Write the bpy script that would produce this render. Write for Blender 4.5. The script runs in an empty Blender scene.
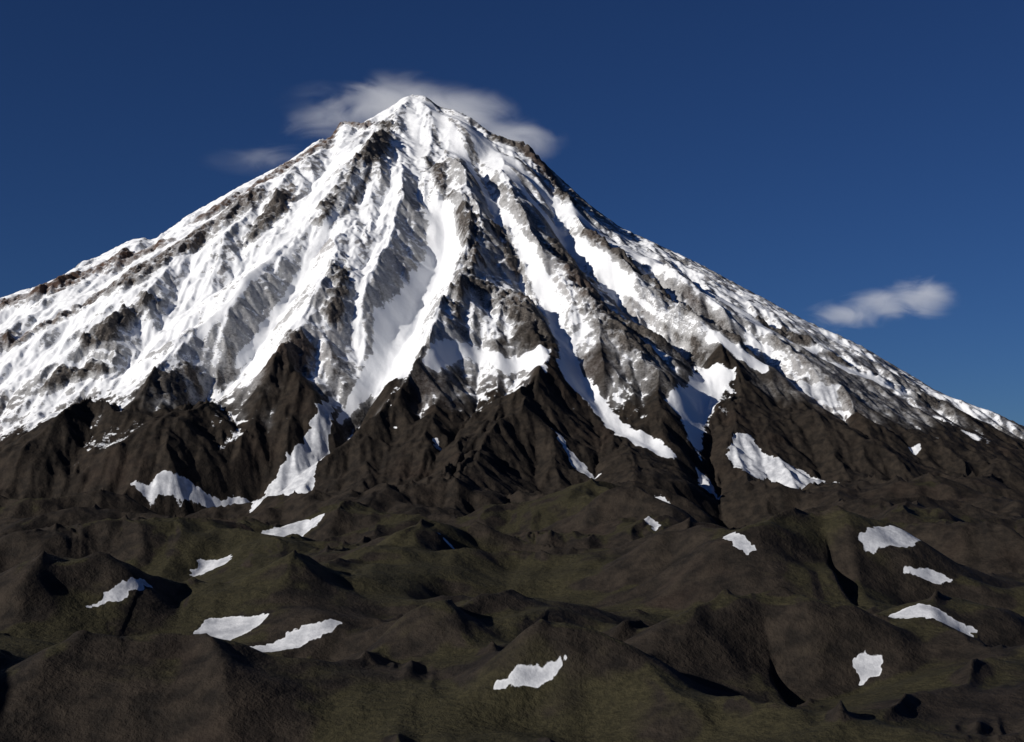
import bpy, math, numpy as np, time
from mathutils import Vector
T0=time.time()
CAMZ=1000.0
F=1407.0
PITCH=math.atan(110/1407.0)
cp,sp=math.cos(PITCH),math.sin(PITCH)
def ray(u,v):
    dx=(u-512)/F; dz=(371-v)/F
    dy=cp-dz*sp; z=sp+dz*cp
    return dx/dy, z/dy            # tangent of bearing, tangent of elevation
def ss(a,b,x):
    t=np.clip((x-a)/(b-a),0,1); return t*t*(3-2*t)
# ------------------------------------------------------------------ noise
rng=np.random.RandomState(7)
perm=rng.permutation(256); perm=np.concatenate([perm,perm,perm])
ga=rng.rand(256)*2*np.pi; GX=np.cos(ga); GY=np.sin(ga)
def perlin(x,y):
    xi=np.floor(x).astype(np.int32); yi=np.floor(y).astype(np.int32)
    xf=x-xi; yf=y-yi; xi&=255; yi&=255
    u=xf*xf*xf*(xf*(xf*6-15)+10); v=yf*yf*yf*(yf*(yf*6-15)+10)
    def g(ix,iy,dx,dy):
        h=perm[perm[ix&255]+(iy&255)]; return GX[h]*dx+GY[h]*dy
    a=g(xi,yi,xf,yf); b=g(xi+1,yi,xf-1,yf); c=g(xi,yi+1,xf,yf-1); d=g(xi+1,yi+1,xf-1,yf-1)
    return ((a+(b-a)*u)+((c+(d-c)*u)-(a+(b-a)*u))*v)*1.5
def fbm(x,y,o=4,r=.5):
    s=0;a=1;t=0
    for i in range(o):
        s=s+a*perlin(x+i*17.3,y-i*9.1); t+=a; a*=r; x=x*2.03; y=y*2.03
    return s/t
def sabs(x,e=.09): return np.sqrt(x*x+e*e)-e
def hash2(ix,iy):
    h=perm[perm[ix&255]+(iy&255)]; return perm[h]/256.0, perm[h+37]/256.0
def gully(px,py,dx,dy):
    ix=np.floor(px).astype(np.int32); iy=np.floor(py).astype(np.int32)
    fx=px-ix; fy=py-iy; va=0; wt=0
    for i in (-2,-1,0,1):
        for j in (-2,-1,0,1):
            hx,hy=hash2(ix-i,iy-j)
            qx=fx+i-hx*.5; qy=fy+j-hy*.5
            w=np.exp(-(qx*qx+qy*qy)*2)
            wt=wt+w; va=va+np.cos((qx*dx+qy*dy)*2*np.pi)*w
    return va/wt
def box(a,r,axis):
    if r<1: return a
    c=np.cumsum(np.pad(a,[(r+1,r) if k==axis else (0,0) for k in (0,1)],mode='edge'),axis=axis)
    n=2*r+1
    return (c[n:]-c[:-n])/n if axis==0 else (c[:,n:]-c[:,:-n])/n
def blur(a,r): return box(box(a,r,0),r,1)
# ------------------------------------------------------------------ sheet
inner=np.linspace(-.40,.40,1040)
k=np.arange(1,46); outer=.40+ (.004*k + .000028*k**3.0)
S=np.concatenate([-outer[::-1],inner,outer])
ys=[-200]
def step(to,d):
    while ys[-1]<to: ys.append(ys[-1]+d)
step(800,25); step(2000,5.5); step(4500,7.5); step(9500,9); step(11500,40); step(16000,200)
while ys[-1]<90000: ys.append(ys[-1]*1.13)
Yv=np.array(ys,float)
NS,NY=len(S),len(Yv)
W=Yv+300
X=W[:,None]*S[None,:]; Y=np.repeat(Yv[:,None],NS,1)
def grad(h):
    hs=np.gradient(h,S,axis=1); hx=hs/W[:,None]
    hy=np.gradient(h,Yv,axis=0)-hx*S[None,:]
    return hx,hy
def lookup(h,x,y):
    j=np.interp(y,Yv,np.arange(NY)); i=np.interp(x/(y+300),S,np.arange(NS))
    j0=np.minimum(j.astype(int),NY-2); i0=np.minimum(i.astype(int),NS-2); fj=j-j0; fi=i-i0
    return (h[j0,i0]*(1-fi)+h[j0,i0+1]*fi)*(1-fj)+(h[j0+1,i0]*(1-fi)+h[j0+1,i0+1]*fi)*fj
tt=np.concatenate([np.arange(700,10500,10.)])
def hit(h,u,v,ymin=700):
    a,e=ray(u,v)
    t=tt[tt>=ymin]
    z=lookup(h,a*t,t)
    above=z>e*t
    if not above.any():
        kk=np.argmax((z-e*t)/t)
        return a*t[kk],t[kk]
    kk=np.argmax(above); return a*t[kk],t[kk]
def densify(pts,n=6):
    o=[]
    for a,b in zip(pts[:-1],pts[1:]):
        for q in range(n):
            o.append((a[0]+(b[0]-a[0])*q/n,a[1]+(b[1]-a[1])*q/n))
    o.append(pts[-1]); return o
def trace(h,pts,n=3):
    P=np.array([hit(h,u,v) for u,v in densify(pts,n)])
    for _ in range(2):
        P[1:-1]=(P[:-2]+2*P[1:-1]+P[2:])/4
    return P
def seg_dist(P,w):
    D=np.full(X.shape,1e9); Tt=np.zeros(X.shape)
    L=np.concatenate([[0],np.cumsum(np.hypot(*(P[1:]-P[:-1]).T))]); L/=max(L[-1],1e-6)
    for k in range(len(P)-1):
        a,b=P[k],P[k+1]
        y0,y1=min(a[1],b[1])-w,max(a[1],b[1])+w
        j0,j1=np.searchsorted(Yv,[y0,y1]); 
        if j1<=j0: continue
        wl=max(Yv[j0]+300,50); wh=Yv[min(j1,NY-1)]+300
        x0,x1=min(a[0],b[0])-w,max(a[0],b[0])+w
        s0=min(x0/wl,x0/wh); s1=max(x1/wl,x1/wh)
        i0,i1=np.searchsorted(S,[s0,s1])
        if i1<=i0: continue
        xs=X[j0:j1,i0:i1]; yy=Y[j0:j1,i0:i1]
        d=b-a; l2=max(d@d,1e-6)
        t=np.clip(((xs-a[0])*d[0]+(yy-a[1])*d[1])/l2,0,1)
        dd=np.hypot(xs-a[0]-t*d[0],yy-a[1]-t*d[1])
        sub=D[j0:j1,i0:i1]; m=dd<sub
        sub[m]=dd[m]; tsub=Tt[j0:j1,i0:i1]; tsub[m]=(L[k]+(L[k+1]-L[k])*t)[m]
    return D,Tt
# ------------------------------------------------------------------ base volcano and foothills (heights relative to viewpoint)
a,e=ray(415,95); SY=9000.; SX=a*SY; SH=e*SY
wx=X+60*fbm(X/900,Y/900,3); wy=Y+60*fbm(X/900+31,Y/900+5,3)
rx=wx-SX; ry=wy-SY; R=np.hypot(X-SX,Y-SY); Rw=np.hypot(rx,ry)
PHI=np.arctan2(X-SX,-(Y-SY))
m=.575+.02*ss(-.2,.9,PHI)-.02*ss(.2,-.9,PHI)
cone=SH-m*np.sqrt(Rw**2+40**2)
plain0=-225+95*ss(2300,4800,Y)-500*ss(6500,14000,R)
hx_=X+140*fbm(X/500+3,Y/500,3); hy_=Y+140*fbm(X/500+73,Y/500,3)
hills=fbm(hx_/800+3,hy_/560+8,3,.36)
hills2=1-2.2*sabs(fbm(hx_/640+13,hy_/420+2,3,.36),.10)
rc=np.hypot(X,Y)
hf=ss(350,1500,rc)
amp=hf*(.55+.65*ss(1800,3600,Y))
K=190.
def join(plain):
    dlt=cone-plain
    h=plain+.5*(dlt+np.sqrt(dlt**2+4*K*K))
    return h-K*np.exp(-np.abs(dlt)/600)*.62+203*np.exp(-(rc/300)**1.3), dlt
H0,_=join(plain0)
H,dlt=join(plain0+amp*(90*hills+80*(hills2-.45)))
mt=ss(-450,300,dlt)
def raise_(H,Hs,strokes,dv=0,soft=False):
    for pts,am,w in strokes:
        P=trace(Hs,[(p[0],p[1]+(dv if am>0 else 0)) for p in pts])
        D,Tt=seg_dist(P,w*3)
        q=D<w*3
        t=Tt[q]
        if soft:
            und=fbm(X[q]/310+2,Y[q]/310+7,3)
            u=D[q]/(w*(1.1+.6*und)); prof=np.exp(-(np.sqrt(u*u+.04)-.2)**1.5)*(1+.5*fbm(X[q]/200,Y[q]/200,3)); ed=.3
        else:
            u=D[q]/w; ed=.2
            prof=np.exp(-(np.sqrt(u*u+.03)-.17)**1.3) if am>0 else np.exp(-u**2)
        H[q]+=prof*am*ss(0,ed,t)*(1-ss(1-ed,1,t))*ss(3,1.9,D[q]/w)
    return H
H=raise_(H,H0,[ # foothill crests and valleys
 ([(450,480),(340,515),(235,548),(110,565),(20,565)],72,160),
 ([(330,530),(200,572),(90,600)],-60,120),
 ([(340,455),(240,490),(110,515)],-75,140),
 ([(580,545),(440,562),(335,590),(180,620)],80,110),
 ([(370,632),(220,655),(80,685)],-40,85),
 ([(745,540),(830,565),(1010,600)],-65,120),
 ([(610,600),(700,572),(790,560)],70,110),
 ([(930,602),(830,582),(770,590),(715,612)],90,105),
 ([(880,670),(790,648),(720,648),(640,682)],80,80),
 ([(190,605),(60,605),(-60,625)],70,100),
 ([(360,665),(510,632),(640,645)],65,90),
 ([(840,640),(960,630),(1080,645)],55,85),
 ([(740,515),(870,525),(960,545),(1060,565)],75,140),
 ([(530,490),(600,520),(660,560)],60,110),
 ([(440,705),(600,690),(760,705)],40,60),
 ([(-40,695),(140,680),(320,695)],40,60)],14,True)
# invented hill left of the frame, raised to shadow the foreground
H=H+370*np.exp(-(((X+1190)/330)**2+((Y-1150)/480)**2))*(1+.55*fbm(X/330,Y/330,5))
H=raise_(H,H,[
 ([(330,140),(260,215),(170,290),(80,360),(0,415)],60,120),
 ([(290,165),(200,240),(110,300),(20,350)],45,110),
 ([(355,165),(300,240),(240,310),(170,375),(90,430),(20,480)],75,120),
 ([(385,120),(376,150),(345,200),(338,250),(325,300),(300,350),(262,390),(205,440)],105,115),
 ([(400,150),(402,210),(385,260),(358,310),(345,350)],85,80),
 ([(450,150),(466,205),(476,260),(452,315),(425,365),(390,420),(320,475)],125,108),
 ([(478,265),(510,300),(545,345),(560,372),(525,420),(470,470),(430,520)],100,120),
 ([(500,150),(515,230),(560,290),(605,335),(655,380),(690,420),(680,470)],70,100),
 ([(545,175),(605,250),(680,320),(745,370),(760,410)],60,110),
 ([(600,225),(700,300),(800,365),(870,420)],50,110),
 ([(440,190),(448,250),(405,310),(385,370),(335,425),(230,480),(130,512)],-95,90),
 ([(470,135),(500,215),(535,280),(565,345),(600,395),(665,455)],-60,75),
 ([(520,165),(570,240),(640,310),(720,365),(695,410),(715,480),(745,540)],-65,85),
 ([(560,190),(660,280),(760,345),(840,395)],-45,90),
 ([(365,165),(318,235),(275,310),(215,380),(130,450)],-70,85),
 ([(110,398),(60,440),(0,490)],70,160),
 ([(225,400),(160,440),(90,475)],55,140),
 ([(620,425),(645,470),(610,520)],60,120),
 ([(750,400),(800,425),(880,465),(960,500)],70,150),
 ([(850,425),(930,450),(1023,480)],50,140)])
# gully carving aligned with the fall line, coarse to fine
E=0; near=ss(3300,2300,Y)
far=ss(13000,9000,R)*ss(300,900,rc)
for cell,am in ((430,44),(215,31),(105,17.5),(52,7.4),(27,2.8)):
    gx,gy=grad(H); r=max(1,int(cell/5/8))
    gn,hn=blur(gx,r+7),blur(gy,r+7)
    gx=blur(gx,r); gy=blur(gy,r); gx=gx+(gn-gx)*near; gy=gy+(hn-gy)*near
    g=np.hypot(gx,gy)+.08
    c=gully(X/cell+cell*.37,Y/cell+cell*.11,-gy/g*.95,gx/g*.95)
    u=np.clip((1-c)/2,0,1)
    c2=.45-(u+.01)**.75
    nat=ss(0,260,R)
    famp=(.56+.44*mt)*(1-near*(.75 if cell<60 else .35))
    H=H+am*1.5*c2*famp*far*(.25+.75*nat)
    E=E+am*c2
E=E/60.
rg=1-2*sabs(fbm(X/140,Y/140,4,.55),.04)
H=H+far*(.22+.78*mt)*12*rg
H=H+(blur(blur(H,2),2)-H)*(1-ss(.1,.6,mt))*.6
n1=fbm(X/260,Y/260,4,.6); n2=fbm(X/60+7,Y/60,3,.6)
# exposed crags
bare=np.zeros(X.shape)
for pts,w in (([(322,141),(300,155),(285,165),(240,188),(205,207)],65),([(150,243),(115,252),(78,267)],95),([(250,195),(210,225),(165,255),(120,285)],90),
              ([(368,122),(338,125),(320,143)],40),([(66,278),(30,291),(0,299)],85),([(388,122),(376,150),(352,190),(325,220)],44),([(425,160),(440,190),(445,205)],40),
              ([(495,142),(520,150),(545,168),(570,195)],45),([(505,235),(512,270)],36),([(480,290),(520,310),(548,345)],75),([(460,215),(474,255),(455,310)],36),([(340,270),(335,320)],28),
              ([(560,250),(590,300),(640,350)],60),([(640,290),(700,340)],45),([(110,290),(60,320),(10,345)],50),([(290,190),(250,240)],38),
              ([(150,300),(90,345)],34),([(300,345),(275,375)],50),([(60,380),(100,370)],40),([(190,375),(165,388)],50),
              ([(590,230),(660,290),(740,345)],26),([(620,320),(690,365)],40),([(760,320),(850,365),(930,400)],34)):
    D,_=seg_dist(trace(H,pts),w*2); bare=np.maximum(bare,ss(w*1.7,w*.2,D+n2*60+n1*45))
cr=1-2*sabs(fbm(X/75+9,Y/75,3,.6),.02)
H=H+bare*28*np.clip(cr+.1,-.4,1)
# ------------------------------------------------------------------ tie the skyline to the surveyed outline
sky=[(-60,322),(0,298),(30,290),(60,278),(75,268),(80,262),(95,258),(130,240),(147,237),(150,243),(190,214),(228,193),(240,186),(285,163),(300,153),(316,141),(334,136),(336,125),(345,121),(362,123),(378,114),(395,104),(402,98),(412,95),(425,96),(440,107),(455,110),(470,117),(490,132),(508,139),(527,143),(540,158),(560,178),(590,205),(620,227),(650,241),(700,264),(750,291),(800,318),(860,345),(900,369),(940,393),(1000,415),(1024,427),(1090,460)]
sa=np.array([ray(u,v) for u,v in sky])
for it in range(3):
    mk=(Yv>4500)&(Yv<11400)
    jj=np.where(mk)[0]
    A=X[jj]/Y[jj]; 
    bins=np.linspace(sa[0,0],sa[-1,0],900)
    el=H[jj]/Y[jj]
    cur=np.full(900,-9.); yc=np.zeros(900)
    for q,j in enumerate(jj):
        ev=np.interp(bins,A[q],el[q]); mm=ev>cur; cur[mm]=ev[mm]; yc[mm]=Yv[j]
    tgt=np.interp(bins,sa[:,0],sa[:,1])
    c=tgt-cur
    kw=[25,13,13][it]; ker=np.hanning(kw+2)[1:-1]; ker/=ker.sum()
    c=np.convolve(np.pad(c,kw,mode='edge'),ker,'same')[kw:-kw]
    ycs=np.convolve(np.pad(yc,30,mode='edge'),np.ones(31)/31,'same')[30:-30]
    B=X/np.maximum(Y,500)
    cc=np.interp(B,bins,c); yy=np.interp(B,bins,ycs)
    wd=[1100,300,200][it]
    fade=ss(-.52,-.42,B)*(1-ss(.42,.52,B))
    H=H+cc*Y*np.exp(-((Y-yy)/wd)**2)*fade
print('skyline residual px', np.abs(c).max()*F, 'time',time.time()-T0)
# ------------------------------------------------------------------ snowfields
def sdf_poly(P):
    D,_=seg_dist(np.vstack([P,P[:1]]),120)
    ins=np.zeros(X.shape,bool)
    j0,j1=np.searchsorted(Yv,[P[:,1].min(),P[:,1].max()])
    xs=X[j0:j1]; yy=Y[j0:j1]; r=np.zeros(xs.shape,bool)
    n=len(P)
    for a in range(n):
        x0,y0=P[a]; x1,y1=P[(a+1)%n]
        if y0==y1: continue
        cnd=((y0>yy)!=(y1>yy))&(xs<(x1-x0)*(yy-y0)/(y1-y0)+x0)
        r^=cnd
    ins[j0:j1]=r
    return np.where(ins,-D,D)
def local_poly(pts):
    c=np.mean(pts,0); cx,cy=hit(H,c[0],c[1])
    z0=lookup(H,np.array([cx]),np.array([cy]))[0]
    r=60
    zs=[lookup(H,np.array([cx+dx]),np.array([cy+dy]))[0] for dx,dy in ((r,0),(-r,0),(0,r),(0,-r))]
    px=np.clip((zs[0]-zs[1])/(2*r),-.3,.3); py=(zs[2]-zs[3])/(2*r)
    py=max(py,z0/cy+.16)
    out=[]
    for u,v in pts:
        a,e=ray(u,v)
        t=(z0-px*cx-py*cy)/(e-px*a-py); t=np.clip(t,cy*.8,cy*1.25)
        out.append((a*t,t))
    return np.array(out)
big=[
 [(432,180),(452,200),(462,245),(448,285),(425,305),(420,345),(408,375),(385,385),(350,418),(338,422),(355,385),(372,350),(375,315),(400,290),(425,260)],
 [(428,352),(445,338),(475,345),(505,358),(550,350),(545,372),(500,372),(470,358),(440,372),(425,366)],
 [(556,338),(575,342),(580,375),(602,398),(628,428),(676,457),(668,460),(618,436),(585,402),(560,370)],
 [(664,400),(678,385),(715,365),(735,368),(722,400),(705,425),(700,458),(690,440),(680,418)],
]
small=[
 [(133,505),(170,495),(215,488),(268,465),(262,480),(230,497),(190,510),(150,520)],
 [(250,515),(262,492),(300,475),(335,455),(325,470),(300,490),(275,505)],
 [(262,538),(285,522),(330,515),(318,525),(285,538)],
 [(185,575),(200,562),(234,556),(230,563),(205,572)],
 [(85,597),(120,583),(156,570),(140,584),(120,596)],
 [(180,648),(210,618),(268,613),(262,625),(225,640)],
 [(236,654),(290,632),(342,618),(330,632),(280,650)],
 [(495,688),(525,668),(566,659),(556,670),(525,686)],
 [(887,602),(920,603),(976,615),(970,619),(925,613)],
 [(851,656),(870,652),(885,660),(876,672),(860,675)],
 [(859,532),(885,526),(921,530),(915,543),(865,544)],
 [(905,572),(930,569),(960,576),(952,583),(925,580)],
 [(718,530),(735,529),(755,539),(748,543),(728,537)],
 [(735,440),(752,437),(765,455),(800,462),(852,487),(820,499),(775,500),(765,480),(742,478),(728,460)],
 [(550,428),(560,438),(575,455),(603,480),(598,480),(570,462)],
 [(655,496),(665,497),(676,505),(672,507)],
 [(640,515),(662,523),(655,525)],
 [(770,378),(800,382),(838,386),(836,398),(800,394)],
 [(908,444),(920,446),(922,451),(910,450)],
 [(432,437),(437,438),(440,448),(436,449)],
 [(436,534),(450,540),(458,545),(445,543)],
 [(695,465),(712,480),(720,500),(712,500),(700,485)],
]
n3=fbm(X/22+3,Y/22+1,2,.6)
wq=n2*22+n1*14+n3*8
fld=np.zeros(X.shape); dirt=np.zeros(X.shape)
for P in big:
    Q=np.array([hit(H,u,v) for u,v in densify(P,2)])
    d=sdf_poly(Q)+wq; fld=np.maximum(fld,ss(20,-20,d)*1.1)
for pts,w in (([(430,105),(455,140),(480,185),(520,245),(550,300),(560,340)],46),
              ([(455,115),(500,170),(560,230),(620,280),(700,330),(760,365)],44),
              ([(480,135),(545,195),(620,245),(700,285),(770,330),(835,365),(905,392)],58),
              ([(560,240),(610,285),(660,315),(690,330)],22),
              ([(410,110),(418,150),(432,185)],30),
              ([(345,150),(300,215),(255,275),(200,335)],26),
              ([(365,165),(322,235),(285,310),(240,365)],28),
              ([(790,340),(830,352),(880,380)],30)):
    D,_=seg_dist(trace(H,pts),w*2); fld=np.maximum(fld,ss(w*1.3,w*.4,D+n2*20+n1*20)*.98)
# packed snow fills the small gullies
fs=np.clip(blur(fld,3)*1.2,0,1)*(1-.7*bare)
H=H+(blur(blur(H,5),4)-H)*fs*.85
for k_,P in enumerate(small):
    Q=local_poly(P); f_=np.clip(Q[:,1].mean()/4500,.35,1)
    d=sdf_poly(Q)+(fbm(X/(80*f_),Y/(40*f_),4,.62)*30-2)*f_; f=ss(8*f_,-8*f_,d)
    fld=np.maximum(fld,f*.90); dirt=np.maximum(dirt,f)
    if k_>1: H=H-ss(25*f_,-25*f_,d)*6*f_
gx,gy=grad(H); slope=np.hypot(gx,gy); gxs=blur(gx,3)
sl=[(0,425),(60,405),(110,392),(160,402),(215,395),(255,380),(300,376),(335,405),(372,392),(425,362),(470,358),(530,342),(600,352),(650,375),(700,362),(760,372),(850,395),(930,405),(1020,427)]
q=np.array([hit(H,u,v) for u,v in sl]); qp=np.arctan2(q[:,0]-SX,-(q[:,1]-SY)); qr=np.hypot(q[:,0]-SX,q[:,1]-SY)
o=np.argsort(qp); Rs=np.interp(PHI,qp[o],qr[o])
sd=Rs-R+n1*330-280*E+180*fbm(X/520+4,Y/520,2)
right=ss(.02,.40,PHI)
streak=fbm(PHI*22+.3*n1,R/2600,3,.55)
snow=.5+np.clip(sd/(760+450*right),-1.0,.5)
snow=snow+.02-.74*np.clip(E,-.35,1)-.55*ss(.60,1.05,slope)-.30*ss(.0,.6,-gxs)
snow=snow+right*(.95*streak-.26)+.22*n1+.12*n2
snow=np.where(sd<-260,np.minimum(snow,.03),snow)
snow=snow-.78*bare
snow=np.maximum(snow,fld-.5*bare)
mossn=fbm(X/450+5,Y/300,5,.6)
moss=ss(-.15,.35,mossn+.12-.9*mt-.4*ss(.25,.6,slope)-.5*np.clip(E,-.2,.5)+.15*ss(4500,2500,Y)-.16*ss(200,1300,X)-.12*ss(1900,1300,Y))  # moss also thinned close to the viewpoint, dark soil standing in for shade
red=np.clip(.5*ss(.0,.5,fbm(X/500+50,Y/500+9,3))+.95*bare*ss(-.25,-.6,PHI),0,1)
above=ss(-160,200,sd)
# ------------------------------------------------------------------ mesh
me=bpy.data.meshes.new('mountain_terrain')
co=np.stack([X,Y,H+CAMZ],-1).reshape(-1,3).astype(np.float32)
idx=np.arange(NS*NY).reshape(NY,NS)
quads=np.stack([idx[:-1,:-1],idx[:-1,1:],idx[1:,1:],idx[1:,:-1]],-1).reshape(-1,4).astype(np.int32)
me.vertices.add(len(co)); me.vertices.foreach_set('co',co.ravel())
me.loops.add(quads.size); me.loops.foreach_set('vertex_index',quads.ravel())
me.polygons.add(len(quads)); me.polygons.foreach_set('loop_start',np.arange(0,quads.size,4,dtype=np.int32))
try: me.polygons.foreach_set('loop_total',np.full(len(quads),4,np.int32))
except Exception: pass
me.polygons.foreach_set('use_smooth',np.ones(len(quads),bool))
me.update(calc_edges=True)
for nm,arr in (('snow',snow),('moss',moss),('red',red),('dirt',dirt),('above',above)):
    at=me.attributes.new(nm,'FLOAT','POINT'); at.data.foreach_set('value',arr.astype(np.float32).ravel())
ob=bpy.data.objects.new('snowy_volcano_terrain',me); bpy.context.collection.objects.link(ob)
print('mesh',len(quads),time.time()-T0)
# ------------------------------------------------------------------ material
mat=bpy.data.materials.new('volcanic_ground_and_snow'); mat.use_nodes=True
nt=mat.node_tree; N=nt.nodes; L=nt.links; N.clear()
out=N.new('ShaderNodeOutputMaterial'); bs=N.new('ShaderNodeBsdfPrincipled'); L.new(bs.outputs[0],out.inputs[0])
tc=N.new('ShaderNodeTexCoord')
def noise(scale,det=6,rough=.6):
    n=N.new('ShaderNodeTexNoise'); n.inputs['Scale'].default_value=scale; n.inputs['Detail'].default_value=det; n.inputs['Roughness'].default_value=rough
    L.new(tc.outputs['Object'],n.inputs['Vector']); return n.outputs['Fac']
def attr(n):
    a=N.new('ShaderNodeAttribute'); a.attribute_name=n; return a.outputs['Fac']
def M(op,a,b,c=None,clamp=False):
    n=N.new('ShaderNodeMath'); n.operation=op; n.use_clamp=clamp
    for i,v in enumerate((a,b,c)):
        if v is None: continue
        if isinstance(v,(int,float)): n.inputs[i].default_value=v
        else: L.new(v,n.inputs[i])
    return n.outputs[0]
def MR(v,a,b,c=0,d=1):
    n=N.new('ShaderNodeMapRange'); n.interpolation_type='SMOOTHSTEP'
    for i,q in ((1,a),(2,b),(3,c),(4,d)): n.inputs[i].default_value=q
    L.new(v,n.inputs[0]); return n.outputs[0]
def MIX(f,a,b):
    n=N.new('ShaderNodeMix'); n.data_type='RGBA'
    L.new(f,n.inputs[0])
    for i,v in ((6,a),(7,b)):
        if isinstance(v,tuple): n.inputs[i].default_value=(*v,1)
        else: L.new(v,n.inputs[i])
    return n.outputs[2]
nA=noise(.028,5,.68); nB=noise(.12,4,.7); nC=noise(.006,3,.6)
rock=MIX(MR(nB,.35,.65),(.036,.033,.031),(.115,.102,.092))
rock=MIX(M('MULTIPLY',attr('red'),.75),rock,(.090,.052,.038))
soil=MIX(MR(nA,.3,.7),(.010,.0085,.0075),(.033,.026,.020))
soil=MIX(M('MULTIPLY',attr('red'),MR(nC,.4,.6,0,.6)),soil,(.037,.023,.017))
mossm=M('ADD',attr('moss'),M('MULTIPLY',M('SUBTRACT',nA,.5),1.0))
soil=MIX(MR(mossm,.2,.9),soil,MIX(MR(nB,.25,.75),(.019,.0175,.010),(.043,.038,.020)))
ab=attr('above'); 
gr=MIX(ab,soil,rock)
sv=M('ADD',attr('snow'),M('ADD',M('MULTIPLY',M('SUBTRACT',nA,.5),.9),M('MULTIPLY',M('SUBTRACT',nB,.5),.75)))
dust=M('MULTIPLY',ab,MR(sv,-.25,.5,.0,.42))
sf=M('MAXIMUM',M('MULTIPLY',MR(sv,.42,.60),MR(attr('snow'),.04,.2)),dust)
scol=MIX(M('MULTIPLY',attr('dirt'),MR(nA,.3,.7,.35,1.0)),(.83,.85,.88),(.36,.375,.41))
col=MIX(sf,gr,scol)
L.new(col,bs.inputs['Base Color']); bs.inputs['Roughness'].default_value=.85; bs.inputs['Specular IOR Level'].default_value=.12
hgt=M('ADD',M('MULTIPLY',nA,8.5),M('MULTIPLY',nB,3.0))
bu=N.new('ShaderNodeBump'); bu.inputs['Distance'].default_value=1.0
bst=M('MULTIPLY',M('SUBTRACT',.95,M('MULTIPLY',sf,.66)),M('SUBTRACT',1,M('MULTIPLY',M('SUBTRACT',1,ab),.2)))
L.new(bst,bu.inputs['Strength']); L.new(hgt,bu.inputs['Height']); L.new(bu.outputs[0],bs.inputs['Normal'])
me.materials.append(mat)
# ------------------------------------------------------------------ clouds (real volumes behind the mountain)
def cloud(name,center,lobes,dens,nscale,seed):
    ex=max(abs(l[0])+l[2] for l in lobes)*1.02; ez=max(abs(l[1])+l[4] for l in lobes)*1.02; ey=max(l[3] for l in lobes)*1.02
    import bmesh
    bm=bmesh.new(); bmesh.ops.create_cube(bm,size=2)
    bmesh.ops.scale(bm,vec=(ex,ey,ez),verts=bm.verts)
    m2=bpy.data.meshes.new(name); bm.to_mesh(m2); bm.free()
    o=bpy.data.objects.new(name,m2); o.location=center; bpy.context.collection.objects.link(o)
    mt_=bpy.data.materials.new(name+'_vapour'); mt_.use_nodes=True
    t=mt_.node_tree; n=t.nodes; l=t.links; n.clear()
    out=n.new('ShaderNodeOutputMaterial'); vs=n.new('ShaderNodeVolumePrincipled'); l.new(vs.outputs[0],out.inputs['Volume'])
    vs.inputs['Color'].default_value=(1,1,1,1); vs.inputs['Anisotropy'].default_value=0
    tc=n.new('ShaderNodeTexCoord')
    def mm(op,a,b,clamp=False):
        q=n.new('ShaderNodeMath'); q.operation=op; q.use_clamp=clamp
        for i,v in enumerate((a,b)):
            if isinstance(v,(int,float)): q.inputs[i].default_value=v
            else: l.new(v,q.inputs[i])
        return q.outputs[0]
    acc=None
    for dx,dz,rx,ry,rz,w in lobes:
        mp=n.new('ShaderNodeMapping'); mp.inputs['Scale'].default_value=(1/rx,1/ry,1/rz); mp.inputs['Location'].default_value=(-dx/rx,0,-dz/rz)
        l.new(tc.outputs['Object'],mp.inputs[0])
        ln=n.new('ShaderNodeVectorMath'); ln.operation='LENGTH'; l.new(mp.outputs[0],ln.inputs[0])
        v=mm('MULTIPLY',mm('SUBTRACT',1,ln.outputs['Value'],True),w)
        acc=v if acc is None else mm('MAXIMUM',acc,v)
    no=n.new('ShaderNodeTexNoise'); no.inputs['Scale'].default_value=nscale; no.inputs['Detail'].default_value=5; no.inputs['Roughness'].default_value=.68; no.inputs['Distortion'].default_value=1.0
    mp=n.new('ShaderNodeMapping'); mp.inputs['Location'].default_value=(seed,seed*2,0); mp.inputs['Scale'].default_value=(.6,.7,1.3); l.new(tc.outputs['Object'],mp.inputs[0]); l.new(mp.outputs[0],no.inputs['Vector'])
    d=mm('SUBTRACT',mm('ADD',acc,mm('MULTIPLY',mm('SUBTRACT',no.outputs['Fac'],.5),1.8)),.13)
    d=mm('MULTIPLY',mm('MULTIPLY',mm('MAXIMUM',d,0),mm('MULTIPLY',acc,2.0,True)),dens)
    l.new(d,vs.inputs['Density'])
    # own glow added in place of light scattered many times inside the cloud
    l.new(mm('MULTIPLY',d,.28),vs.inputs['Emission Strength']); vs.inputs['Emission Color'].default_value=(.93,.95,1,1)
    m2.materials.append(mt_)
    try: mt_.cycles.volume_step_rate=.8
    except Exception: pass
    return o
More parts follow.
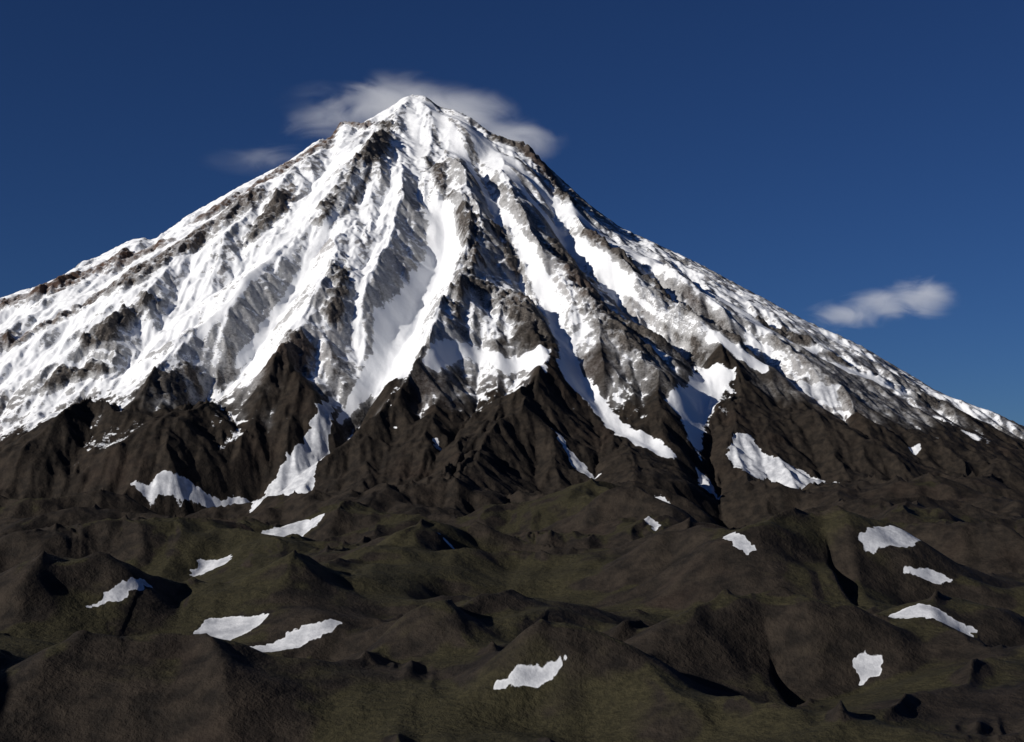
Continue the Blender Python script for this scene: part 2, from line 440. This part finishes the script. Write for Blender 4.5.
def at(u,v,y):
    a,e=ray(u,v); return (a*y,y,e*y+CAMZ)
cloud('summit_cloud',at(392,124,9500),[(0,140,540,330,250,.95),(360,50,600,330,250,1.1),(740,-130,500,300,210,1.1),(-400,50,540,300,260,.60),(-880,-240,500,260,150,.36)],.0044,.0038,400)
cloud('small_cloud',at(885,305,10200),[(270,50,330,200,190,1.0),(0,0,380,200,150,.9),(-260,-70,380,200,140,.8)],.0058,.006,90)
# ------------------------------------------------------------------ light
el=math.radians(22); az=math.atan2(-.79,-.51)
sv_=Vector((math.cos(el)*math.sin(az),math.cos(el)*math.cos(az),math.sin(el)))
sd_=bpy.data.lights.new('sun','SUN'); sd_.energy=4.9; sd_.angle=math.radians(.5); sd_.color=(1,.945,.87)
so=bpy.data.objects.new('sun',sd_); so.rotation_euler=sv_.to_track_quat('Z','Y').to_euler(); so.location=(-3000,-3000,6000); bpy.context.collection.objects.link(so)
w=bpy.data.worlds.new('World'); bpy.context.scene.world=w; w.use_nodes=True
n=w.node_tree.nodes; l=w.node_tree.links; bg=n['Background']
st=n.new('ShaderNodeTexSky'); st.sky_type='NISHITA'; st.sun_disc=False; st.sun_elevation=el; st.sun_rotation=az; st.altitude=2500; st.air_density=1.0; st.dust_density=.1; st.ozone_density=4.0
mx=n.new('ShaderNodeMix'); mx.data_type='RGBA'; mx.blend_type='MULTIPLY'; mx.inputs[0].default_value=1; mx.inputs[7].default_value=(.27,.42,.68,1)
l.new(st.outputs[0],mx.inputs[6]); l.new(mx.outputs[2],bg.inputs[0]); bg.inputs[1].default_value=.05
# ------------------------------------------------------------------ camera
cd=bpy.data.cameras.new('camera'); cd.sensor_width=36; cd.lens=36*F/1024; cd.clip_start=1; cd.clip_end=200000
cam=bpy.data.objects.new('camera',cd); cam.location=(0,0,CAMZ); cam.rotation_euler=(math.pi/2+PITCH,0,0); bpy.context.collection.objects.link(cam)
sc=bpy.context.scene; sc.camera=cam
sc.view_settings.view_transform='Standard'; sc.view_settings.look='None'; sc.view_settings.exposure=0
print('done',time.time()-T0)
